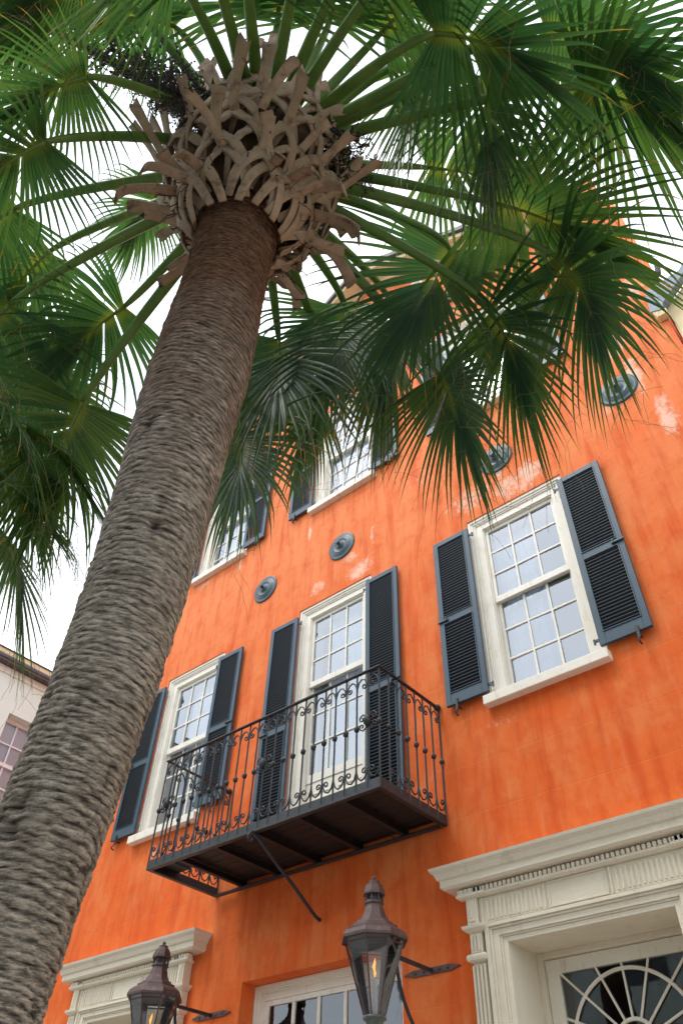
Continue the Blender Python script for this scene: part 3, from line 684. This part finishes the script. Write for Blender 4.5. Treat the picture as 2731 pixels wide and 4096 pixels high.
# house across the street, which the panes reflect
oh=empty('street_house',(0,-15,0),'pale green house across the street, seen in the window reflections','house')
k=MB(); k.box(-16,10,-6,0,-.1,9.0); k.build('wall',paint('pale_green_render',(.45,.52,.46),(.40,.47,.42),.85,2,.2,30),oh)
for zc_ in (1.2,4.4,7.0):
    for i in range(9):
        k=MB(); x=-14.5+i*2.9; k.box(x,x+1.1,0.002,.05,zc_,zc_+1.7); k.build('window',M['roofdark'],oh)
k=MB(); k.box(-16.4,10.4,-6.4,.4,9.0,9.35); k.build('cornice',M['whiteframe'],oh)
#PALM#
# ---------------------------------------------------------------- palm
np.random.seed(3)
def vnoise(x,y,px,seed=0):
    # value noise, periodic in x with integer period px
    rs=np.random.RandomState(seed); G=rs.rand(px,4096)
    xi=np.floor(x).astype(int); yi=np.floor(y).astype(int); fx=x-xi; fy=y-yi
    fx=fx*fx*(3-2*fx); fy=fy*fy*(3-2*fy)
    a=G[xi%px,yi%4096]; b=G[(xi+1)%px,yi%4096]; c=G[xi%px,(yi+1)%4096]; d=G[(xi+1)%px,(yi+1)%4096]
    return (a*(1-fx)+b*fx)*(1-fy)+(c*(1-fx)+d*fx)*fy
# centre line: height above the camera, horizontal distance, bearing, radius
TR=[(-1.75,3.45,63.5,.245),(-1.0,3.36,63.4,.215),(0.0,3.24,63.2,.198),(.62,3.10,62.95,.195),(.9,2.98,62.7,.195),(1.14,2.80,62.25,.196),(1.28,2.70,61.9,.202),(1.71,2.68,61.4,.204),(2.11,2.46,61.0,.218),(2.51,2.30,61.2,.226),(3.19,2.14,60.8,.231),(4.27,2.07,61.1,.236),(5.0,2.05,61.1,.235)]
TA=np.array(TR)
def tcentre(z):
    z=np.asarray(z,float); acc=0
    for dz in (-.3,-.15,0,.15,.3):
        r=np.interp(z+dz,TA[:,0],TA[:,1]); a=np.radians(np.interp(z+dz,TA[:,0],TA[:,2])); R=np.interp(z+dz,TA[:,0],TA[:,3])
        acc=acc+np.stack([-r*np.sin(a),r*np.cos(a),R],-1)
    acc=acc/5
    return acc[...,0],acc[...,1]-5.25,z+1.6,acc[...,2]
palm=empty('palm_tree',(float(tcentre(-1.6)[0]),float(tcentre(-1.6)[1]),0),'tall fan palm with ringed grey brown trunk leaning over the street beside the orange house','palm tree')
PO=palm.location.copy()
def trunk():
    nz,na=1250,168
    zz=np.linspace(-1.62,5.05,nz); cx,cy,cz,rr=tcentre(zz)
    ph=np.linspace(0,2*np.pi,na,endpoint=False)
    Z,PH=np.meshgrid(zz,ph,indexing='ij'); u=PH/(2*np.pi)
    pitch=np.interp(zz,[-1.6,.3,1.6,2.6,5],[.030,.029,.026,.022,.021]); phase=np.cumsum(1/pitch)*(zz[1]-zz[0])
    P=phase[:,None]+3.2*(vnoise(u*3,Z*1.3+9,3,1)-.5)+.9*(vnoise(u*7,Z*9+9,7,2)-.5)+.5*(vnoise(u*22,Z*30+9,22,21)-.5)+2.2*(vnoise(u*2,Z*7+3,2,25)-.5)+.8*np.sin(PH+.5)
    fr=P-np.floor(P)
    ring=np.minimum(fr/.30,1)*np.minimum((1-fr)/.62,1)**.75
    strength=np.clip(.25+1.5*vnoise(u*5+.2*P,P*1.0+50,5,3)**1.4,0,1.4)
    fr2=(P*2.3+.4*vnoise(u*9,Z*7+20,9,5))%1; ring2=np.minimum(fr2/.4,1)*np.minimum((1-fr2)/.5,1)
    amp=np.interp(zz,[-1.6,.8,2.2,3.8,4.6],[.0075,.0075,.0065,.007,.010])[:,None]
    lam=(vnoise(u*26,Z*120+P*.0+3,26,41)-.5)+.7*(vnoise(u*60,Z*190+3,60,42)-.5); disp=amp*.85*(ring*strength)+.30*amp*ring2+.0020*lam
    crk=vnoise(u*34+.8*(vnoise(u*8,Z*9,8,31)-.5),Z*2.6+5,34,7); crack=np.clip(1-np.abs(crk-.5)/.05,0,1)*np.clip(vnoise(u*11,Z*5+3,11,8)*2.2-.75,0,1)
    crack*=np.interp(zz,[.9,1.8],[1,.12])[:,None]
    disp-=.013*crack
    shag=((vnoise(u*60,Z*40+9,60,11)-.5)+.8*(vnoise(u*84,Z*95+9,84,13)-.5))*np.interp(zz,[-1.6,1.5,3.4,4.2,5],[.009,.006,.006,.013,.026])[:,None]
    disp+=shag+.030*(vnoise(u*3,Z*1.3+4,3,12)-.5)
    # frost-rough scars
    for (a0,z0,s) in ((.3,2.55,.05),(1.1,2.1,.045),(.0,1.45,.05),(.45,1.10,.06),(.5,1.02,.04),(5.9,3.1,.05),(5.4,2.3,.04)):
        d=((np.angle(np.exp(1j*(PH-a0+1.6)))*.22)**2+(Z-z0)**2*1.0)/(s*s); disp-=.022*np.exp(-d*2.2); ring=ring*(1-.8*np.exp(-d*2))
    R=rr[:,None]+disp-.010
    X=cx[:,None]+R*np.cos(PH)-PO.x; Y=cy[:,None]+R*np.sin(PH)-PO.y; ZZ=cz[:,None]+0*PH
    V=np.stack([X,Y,ZZ],-1).reshape(-1,3)
    i=np.arange(nz-1)[:,None]*na; k=np.arange(na)[None,:]; k2=(k+1)%na
    F=np.stack([i+k,i+k2,i+na+k2,i+na+k],-1).reshape(-1,4)
    me=bpy.data.meshes.new('trunk'); me.vertices.add(len(V)); me.vertices.foreach_set('co',V.ravel().astype(np.float32))
    me.loops.add(F.size); me.loops.foreach_set('vertex_index',F.ravel().astype(np.int32)); me.polygons.add(len(F))
    me.polygons.foreach_set('loop_start',np.arange(0,F.size,4,dtype=np.int32)); me.polygons.foreach_set('use_smooth',np.ones(len(F),bool))
    at=me.attributes.new('ring','FLOAT','POINT'); at.data.foreach_set('value',np.clip((ring*(.35+.5*np.clip(strength,0,1.1))+.25*ring2+.5*lam)*(1-.9*crack)+.12,0,1).ravel().astype(np.float32))
    uv=me.uv_layers.new(name='UVMap'); UU=np.where(k2==0,1.0,0)*0
    ua=(k/na)+0*i; ub=((k+1)/na)+0*i; za=Z[:-1,:]; zb=Z[1:,:]
    zf=np.stack([za,za,zb,zb],-1); uf=np.stack([ua,ub,ub,ua],-1)
    uv.data.foreach_set('uv',np.stack([uf,zf],-1).reshape(-1).astype(np.float32))
    me.update(calc_edges=True); me.validate(); me.materials.append(M['trunk'])
    o=bpy.data.objects.new('trunk',me); col.objects.link(o); o.parent=palm
trunk()
def uvset(o,UV):
    me=o.data; l=me.uv_layers.new(name='UVMap'); vi=np.zeros(len(me.loops),np.int32); me.loops.foreach_get('vertex_index',vi)
    l.data.foreach_set('uv',np.asarray(UV,np.float32)[vi].ravel())
def pbuild(mb,name,mat,parent,org,smooth=True):
    mb.v=[(p[0]-org.x,p[1]-org.y,p[2]-org.z) for p in mb.v]
    return mb.build(name,mat,parent,smooth=smooth)
HC=Vector(((float(tcentre(4.7)[0])),float(tcentre(4.7)[1]),6.3))   # centre of the boot head's foot
# fibrous core
cr=MB(); rnd=random.Random(11)
V=[];F=[];na=40;nz=40
for j in range(nz+1):
    t=j/nz; z=6.02+1.45*t; R=.235+.20*math.sin(min(1,t*2.0)*math.pi*.5) if t<.6 else .435*(1-((t-.6)/.4)**2*.8)
    for k in range(na):
        a=2*math.pi*k/na; p=Vector((math.cos(a)*2,math.sin(a)*2,z*3)); q=R*(1+.16*mnoise.noise(p*1.3)+.10*mnoise.noise(p*4))
        V.append((HC.x+q*math.cos(a),HC.y+q*math.sin(a),z))
for j in range(nz):
    for k in range(na): F.append((j*na+k,j*na+(k+1)%na,(j+1)*na+(k+1)%na,(j+1)*na+k))
cr.add(V,F)
for i in range(420):
    a=rnd.uniform(0,2*math.pi); z=rnd.uniform(6.0,7.3); q=rnd.uniform(.25,.36); p_=Vector((HC.x+q*math.cos(a),HC.y+q*math.sin(a),z)); d=Vector((math.cos(a),math.sin(a),rnd.uniform(-.8,.3))).normalized(); pts=[p_]
    for k in range(6): d=(d+Vector((rnd.uniform(-.4,.4),rnd.uniform(-.4,.4),rnd.uniform(-.5,.1)))).normalized(); p_=p_+d*rnd.uniform(.02,.045); pts.append(p_)
    cr.tube(pts,rnd.uniform(.0015,.004),3,cap=False)
pbuild(cr,'fibre_core',M['fibre'],palm,PO)
def strap(mb,UV,pts,wd,th,nrm,jag=0):
    # tapered flat strap with rounded rectangular section
    pts=[Vector(p) for p in pts]; m=len(pts); k0=len(mb.v); n=8; V=[]; F=[]
    for i in range(m):
        d=(pts[min(i+1,m-1)]-pts[max(i-1,0)]).normalized(); w_=wd[i]; t_=th[i]; nn=Vector(nrm[i]); s=d.cross(nn).normalized(); nn=s.cross(d).normalized()
        for k in range(n):
            a=2*math.pi*(k+.5)/n; cx=math.copysign(abs(math.cos(a))**.55,math.cos(a)); sx=math.copysign(abs(math.sin(a))**.75,math.sin(a))
            p=pts[i]+s*cx*w_/2+nn*(sx*t_/2 - (.25*t_ if abs(cx)<.5 and sx>0 else 0))
            if i==m-1 and jag: p+=d*rnd.uniform(-jag,jag)
            p=p+Vector((rnd.uniform(-1,1),rnd.uniform(-1,1),rnd.uniform(-1,1)))*.002; V.append(p); UV.append((k/n,i/m))
    for i in range(m-1):
        for k in range(n): F.append((i*n+k,i*n+(k+1)%n,(i+1)*n+(k+1)%n,(i+1)*n+k))
    F.append(tuple(range(n))[::-1]); F.append(tuple((m-1)*n+k for k in range(n)))
    mb.add(V,F)
def boot(phi,z,L,lift,w=.080,roll=0,split=.42,droop=0):
    mb=MB(); UV=[]; er=Vector((math.cos(phi),math.sin(phi),0)); et=Vector((-math.sin(phi),math.cos(phi),0)); ez=Vector((0,0,1))
    R0=.262+.20*max(0,min(1,(z-6.08)/.55))
    base=Vector((HC.x,HC.y,z))
    fork=base+er*(R0+.10)+ez*.05
    # stub: leaves the head and bends out and up
    pts=[];wd=[];th=[];nr=[]
    a0=lift; 
    for i in range(8):
        t=i/7; ang=a0+.35*math.sin(t*math.pi)*1-droop*t; 
        if i==0: p=fork.copy()
        else: p=pts[-1]+(er*math.cos(ang)+ez*math.sin(ang)+et*roll*t)*(L/7)
        pts.append(p); wd.append(w*(1.0-.30*math.sin(t*3.1)+.12*t)); th.append(.024-.008*t); nr.append(ez*math.cos(ang)-er*math.sin(ang))
    strap(mb,UV,pts,wd,th,nr,jag=.032)
    for s in (-1,1):
        pts=[];wd=[];th=[];nr=[]
        for i in range(8):
            t=i/7; a=phi+s*split*t**.85; zb=z+.05-.34*t**1.1; rb=.262+.20*max(0,min(1,(zb-6.08)/.55)); rr=(R0+.10)*(1-t)+(rb+.0)*t+.05*math.sin(t*math.pi)
            e2=Vector((math.cos(a),math.sin(a),0))
            pts.append(base+e2*rr+ez*(.05-.34*t**1.1)); wd.append(w*(1.0-.40*t)); th.append(.026-.014*t); nr.append(e2)
        pts[0]=fork+et*s*.02+er*.02; strap(mb,UV,pts,wd,th,nr)
    o=pbuild(mb,'leaf_base',M['boot'],palm,PO); uvset(o,UV); return o
az0=math.atan2(CAM.y-HC.y,CAM.x-HC.x)   # direction towards the viewer
nb=0
GA=2.39996
rows=[(6.16,.30,.0,.8),(6.32,.36,.22,.4),(6.48,.38,.42,.1),(6.64,.37,.60,0),(6.80,.36,.80,0),(6.96,.36,.98,0),(7.14,.34,1.15,0)]
for ri,(z,L,lf,dr) in enumerate(rows):
    cnt=10 if ri else 9
    for i in range(cnt):
        phi=2*math.pi*(i+.5*(ri%2)+rnd.uniform(-.18,.18))/cnt+.3
        boot(phi,z+rnd.uniform(-.05,.05),L*.95*rnd.uniform(.6,1.35),lf+rnd.uniform(-.12,.25),w=rnd.uniform(.06,.105),roll=rnd.uniform(-.9,.9),split=rnd.uniform(.30,.75),droop=dr*rnd.uniform(.3,1.3))
# a few broken ones hanging
for phi,z,L in ((az0+.55,6.12,.34),(az0+.85,6.22,.42),(az0+.2,6.10,.22),(az0-1.25,6.1,.42),(az0-1.6,6.2,.5),(az0-.95,6.08,.3),(az0+1.2,6.2,.5)):
    boot(phi,z,L,-.5,w=.08,droop=1.0)
CT=Vector((HC.x,HC.y,7.25))
def pix_dir(u,v):
    return (RW*(u*1.7417-1365.5)+DN*(v*1.7417-2048)+FW*FPX).normalized()
def sphere_pt(u,v,C,R,near):
    d=pix_dir(u,v); oc=CAM-C; b=d.dot(oc); c=oc.dot(oc)-R*R; q=b*b-c
    if q<0: t=-b
    else: t=-b-math.sqrt(q) if near else -b+math.sqrt(q)
    return CAM+d*max(t,.8)
UP=Vector((0,0,1))
def frond(tree,PO,C,H,T,L,seed,nseg=58,spread=2.15,droop=.9,fold=.30,pw=.042,start=None,wmax=.0150,hang=0,petiole=True):
    rnd=random.Random(seed); a=(T-H).normalized(); L*=1.12; droop*=1.3; spread-=.95*hang; fold+=.35*hang
    out=Vector((H.x-C.x,H.y-C.y,0)); out=out.normalized() if out.length>1e-3 else Vector((1,0,0))
    n=UP*.75+out*.35; n=n-a*n.dot(a)
    n=n.normalized() if n.length>.05 else a.orthogonal().normalized()
    V=[];F=[];UV=[]
    # costa
    Lc=.42*L; cp=[H.copy()]; ca=[a.copy()]; cn=[n.copy()]; K=10; cur=rnd.uniform(.5,.95)*(1-.85*hang)
    for i in range(K):
        th=cur/K; a2=(ca[-1]*math.cos(th)-cn[-1]*math.sin(th)).normalized(); n2=(cn[-1]*math.cos(th)+ca[-1]*math.sin(th)).normalized()
        ca.append(a2); cn.append(n2); cp.append(cp[-1]+a2*Lc/K)
    twist=rnd.uniform(-.25,.25); NS=12; Dl=2*spread/nseg
    for i in range(nseg):
        s=-1+2*(i+.5)/nseg; q=max(0,1-abs(s))**1.3*K; j=int(min(K-1,q)); f=q-j
        P=cp[j].lerp(cp[j+1],f); A=ca[j]; Nn=cn[j]; B=A.cross(Nn).normalized()
        ang=s*spread*(.55+.45*abs(s)); d=(A*math.cos(ang)+B*math.sin(ang)-Nn*fold*abs(math.sin(ang))+Nn*twist*s*.3).normalized()
        li=L*(1-.30*abs(s)**1.6)*rnd.uniform(.9,1.06)-.45*Lc*max(0,1-abs(s)); g=droop*rnd.uniform(.55,1.5); r0=rnd.random()
        if rnd.random()<.12: g*=2.4
        side=rnd.uniform(-.10,.10); broke=rnd.uniform(.45,.85) if rnd.random()<.24 else 9
        k0=len(V); p=P.copy()
        if rnd.random()<.09: continue
        nl=Nn.copy(); st=li/NS
        for k in range(NS+1):
            t=k/NS; sv=d.cross(nl); sv=sv.normalized() if sv.length>1e-6 else B
            nl=sv.cross(d).normalized()
            dist=t*li
            hw=min(.009+dist*Dl*.60+.012*max(0,1-abs(s))*min(1,t*4),wmax*L/1.1)
            if t>.34: hw=min(hw,wmax*L/1.1*max(.03,(1-(t-.34)/.665))**1.15)
            dep=hw*.42
            V+=[p-sv*hw+nl*dep*.5,p-nl*dep*.5,p+sv*hw+nl*dep*.5]; UV+=[(r0,t)]*3
            if k<NS:
                gg=g*(t**1.5)*2.3/NS
                if t>broke: gg+=.5
                d=(d-UP*gg+sv*side*t*.25).normalized(); p=p+d*st
        for k in range(NS):
            b=k0+k*3; F+=[(b,b+1,b+4,b+3),(b+1,b+2,b+5,b+4)]
    me=bpy.data.meshes.new('frond'); me.from_pydata([(v.x-PO.x,v.y-PO.y,v.z-PO.z) for v in V],[],F); me.update()
    me.polygons.foreach_set('use_smooth',[True]*len(F))
    o=bpy.data.objects.new('frond',me); col.objects.link(o); me.materials.append(M['leaf']); o.parent=tree; uvset(o,UV)
    # loose threads
    th=MB()
    for i in range(60):
        b=rnd.randrange(len(V)//3)*3; p=V[b].copy(); d=Vector((rnd.uniform(-1,1),rnd.uniform(-1,1),rnd.uniform(-1,.4))).normalized(); pts=[p]
        for k in range(9): d=(d+Vector((rnd.uniform(-.3,.3),rnd.uniform(-.3,.3),rnd.uniform(-.4,.05)))).normalized(); p=p+d*rnd.uniform(.02,.055); pts.append(p)
        th.tube(pts,.0011,3,cap=False)
    tag(pbuild(th,'threads',M['thread'],o,PO),kind='stuff')
    if petiole:
        S0=start if start is not None else C
        # leave the crown steeply, arch over, arrive along the costa
        d0=(H-S0); Lp=d0.length; c1=S0+(d0.normalized()*.9+UP*.14).normalized()*Lp*.4; c2=H-(a*.45+d0.normalized()*.55)*Lp*.25+UP*.02
        pts=[];rd=[]
        for i in range(15):
            t=i/14; p=S0*(1-t)**3+c1*3*t*(1-t)**2+c2*3*t*t*(1-t)+H*t**3; pts.append(p); rd.append(pw*(1.2-.62*t) if t<.9 else pw*(.62-.2*(t-.9)*10))
        pt=MB(); pt.tube(pts,rd,8,flat=.62,up=(0,0,1)); 
        pt.tube([H]+cp[1:],[pw*.42*(1-.9*i/K) for i in range(K+1)],5)
        pbuild(pt,'petiole',M['petiole'],o,PO)
    return o
def aim(H,u,v,L,drop):
    d=pix_dir(u,v); z=H.z-drop*L; t=(z-CAM.z)/d.z; return CAM+d*t
FR=[ # hastula px, aim px, reach from crown, near?, blade length, drop, droop
 (200,175,-60,240,1.50,1,.74,.10,.6),(105,325,-160,430,1.70,1,.80,.15,.8),(30,480,-160,600,1.9,0,.95,.3,.9),(365,445,180,680,1.6,0,.85,.5,1.1),
 (285,705,60,860,1.55,0,1.15,.45,1.0),(188,925,80,1160,1.9,0,1.2,.6,.9),(85,60,-140,60,1.7,0,1.1,.1,.7),(230,-40,60,-10,1.5,0,1.0,.1,.7),
 (20,700,-130,860,2.1,0,1.2,.4,1.0),(110,580,-60,740,2.0,0,1.1,.4,1.1),
 (640,780,655,960,1.35,0,1.35,.50,1.0),(556,985,560,1160,1.75,0,1.2,.55,.9),(579,800,560,940,1.6,0,1.0,.5,1.0),
 (745,860,700,1030,1.8,0,1.05,.55,.9),(796,716,760,900,1.35,0,1.3,.55,1.0),(900,700,900,960,1.6,0,1.45,.6,1.0),(1034,575,900,850,1.55,0,1.4,.55,.9),(1006,859,1110,1060,1.95,0,1.12,.65,.7),(1120,700,1260,920,1.9,0,1.2,.5,.8),
 (1279,590,1440,760,1.80,0,1.25,.45,.8),(1134,465,1480,540,1.60,0,1.35,.2,.6),(984,385,1280,410,1.5,0,1.15,.15,.6),(1334,200,1640,260,1.95,0,1.20,.2,.9),(1100,180,1160,360,1.55,1,1.05,.35,1.1),(1000,75,1400,90,1.5,1,1.2,.15,.7),
 (940,150,1000,330,1.4,0,1.0,.35,1.1),(1250,60,1600,130,1.9,0,1.2,.2,.8),
 (480,-120,430,-330,1.5,1,1.0,.2,.5),(400,-60,260,-150,1.4,1,1.0,.3,.6),(560,-160,570,-380,1.5,1,1.0,.2,.5),(690,-150,700,-380,1.4,1,1.0,.2,.5),(800,-120,860,-330,1.4,1,1.0,.2,.5),(880,-60,1010,-190,1.4,1,1.0,.3,.6),
 (520,30,480,-150,1.2,0,1.1,-.3,.4),(640,20,650,-200,1.15,0,1.1,-.3,.4),(760,40,800,-150,1.2,0,1.1,-.3,.4),(400,60,260,10,1.3,0,1.0,0,.5),(880,70,1000,-60,1.3,0,1.1,0,.5)]
for i,(hx,hy,tx,ty,Rr,nr,L,drop,dr) in enumerate(FR):
    H=sphere_pt(hx,hy,CT,Rr,nr); T=aim(H,tx,ty,L,drop)
    o2=Vector((H.x-CT.x,H.y-CT.y,0)); ang=math.atan2(o2.y,o2.x); lowf=max(0,min(1,(hy-300)/500))
    S0=Vector((CT.x+.18*math.cos(ang),CT.y+.18*math.sin(ang),7.25-.35*lowf))
    frond(palm,PO,CT,H,T,L,100+i,droop=dr,start=S0,hang=max(0,min(1,(drop-.3)/.5)))
def _u(): pass
def fruit(u0,v0,us,near,R,n,seed):
    rnd=random.Random(seed); root=CT+Vector((0,0,-.2)); ends=[sphere_pt(u,v,CT,R,near) for u,v in us]
    st=MB(); be=MB()
    for E_ in ends:
        mid=(root+E_)/2+UP*.12; main=[root.lerp(mid,t/5) for t in range(5)]+[mid.lerp(E_,t/8) for t in range(9)]
        st.tube(main,[.014*(1-i/16) for i in range(len(main))],5)
        for k in range(n):
            b=main[rnd.randrange(6,len(main))]; d=Vector((rnd.uniform(-1,1),rnd.uniform(-1,1),rnd.uniform(-1.1,.5))).normalized(); p=b.copy(); pts=[p]
            for q in range(5):
                d=(d+Vector((rnd.uniform(-.5,.5),rnd.uniform(-.5,.5),rnd.uniform(-.55,.2)))).normalized(); p=p+d*.032; pts.append(p)
                for _ in range(2):
                    c=p+Vector((rnd.uniform(-.014,.014),rnd.uniform(-.014,.014),rnd.uniform(-.014,.014))); r=rnd.uniform(.0055,.0085)
                    be.add([c+Vector(o)*r for o in ((1,0,0),(-1,0,0),(0,1,0),(0,-1,0),(0,0,1),(0,0,-1))],[(0,2,4),(2,1,4),(1,3,4),(3,0,4),(2,0,5),(1,2,5),(3,1,5),(0,3,5)])
            st.tube(pts,.0022,3,cap=False)
    o=pbuild(st,'fruit_stalk',M['stem'],palm,PO); pbuild(be,'berries',M['berry'],o,PO,smooth=False)
fruit(0,0,[(210,120),(260,110),(310,150)],1,1.15,75,1)
fruit(0,0,[(360,190),(400,230),(330,120),(400,140)],1,.95,55,2)
fruit(0,0,[(800,300),(830,340),(800,400),(840,400)],1,.80,50,3)
# ---------------------------------------------------------------- second palm beyond the left edge
C2=CAM+pix_dir(-170,1040)*6.2
P2=Vector((C2.x,C2.y,0))
p2=empty('palm_tree',P2,'lower fan palm farther left, only its drooping fronds entering the picture','palm tree')
t=MB(); t.lathe([(.24,0),(.19,.8),(.18,3),(.19,C2.z-.5),(.26,C2.z-.2),(.12,C2.z+.2)],n=24); t.build('trunk',M['trunk'],p2,smooth=True)
FR2=[(0,1220,150,1380,1.25,1,.82,.15,.4),(70,985,260,1070,1.3,1,.80,.10,.5),(-40,900,120,960,1.3,1,.9,.1,.6),(-10,1090,200,1180,1.2,1,.8,.2,.5),(20,1060,120,1200,1.3,0,1.1,.3,.6),(10,800,150,880,1.8,0,1.3,.1,.8),(60,900,60,1100,1.9,0,1.3,.5,.9),(-30,740,30,900,1.8,0,1.3,.3,.9)]
for i,(hx,hy,tx,ty,Rr,nr,L,drop,dr) in enumerate(FR2):
    H=sphere_pt(hx,hy,C2,Rr,nr); T=aim(H,tx,ty,L,drop); frond(p2,P2,C2,H,T,L,300+i,droop=dr)
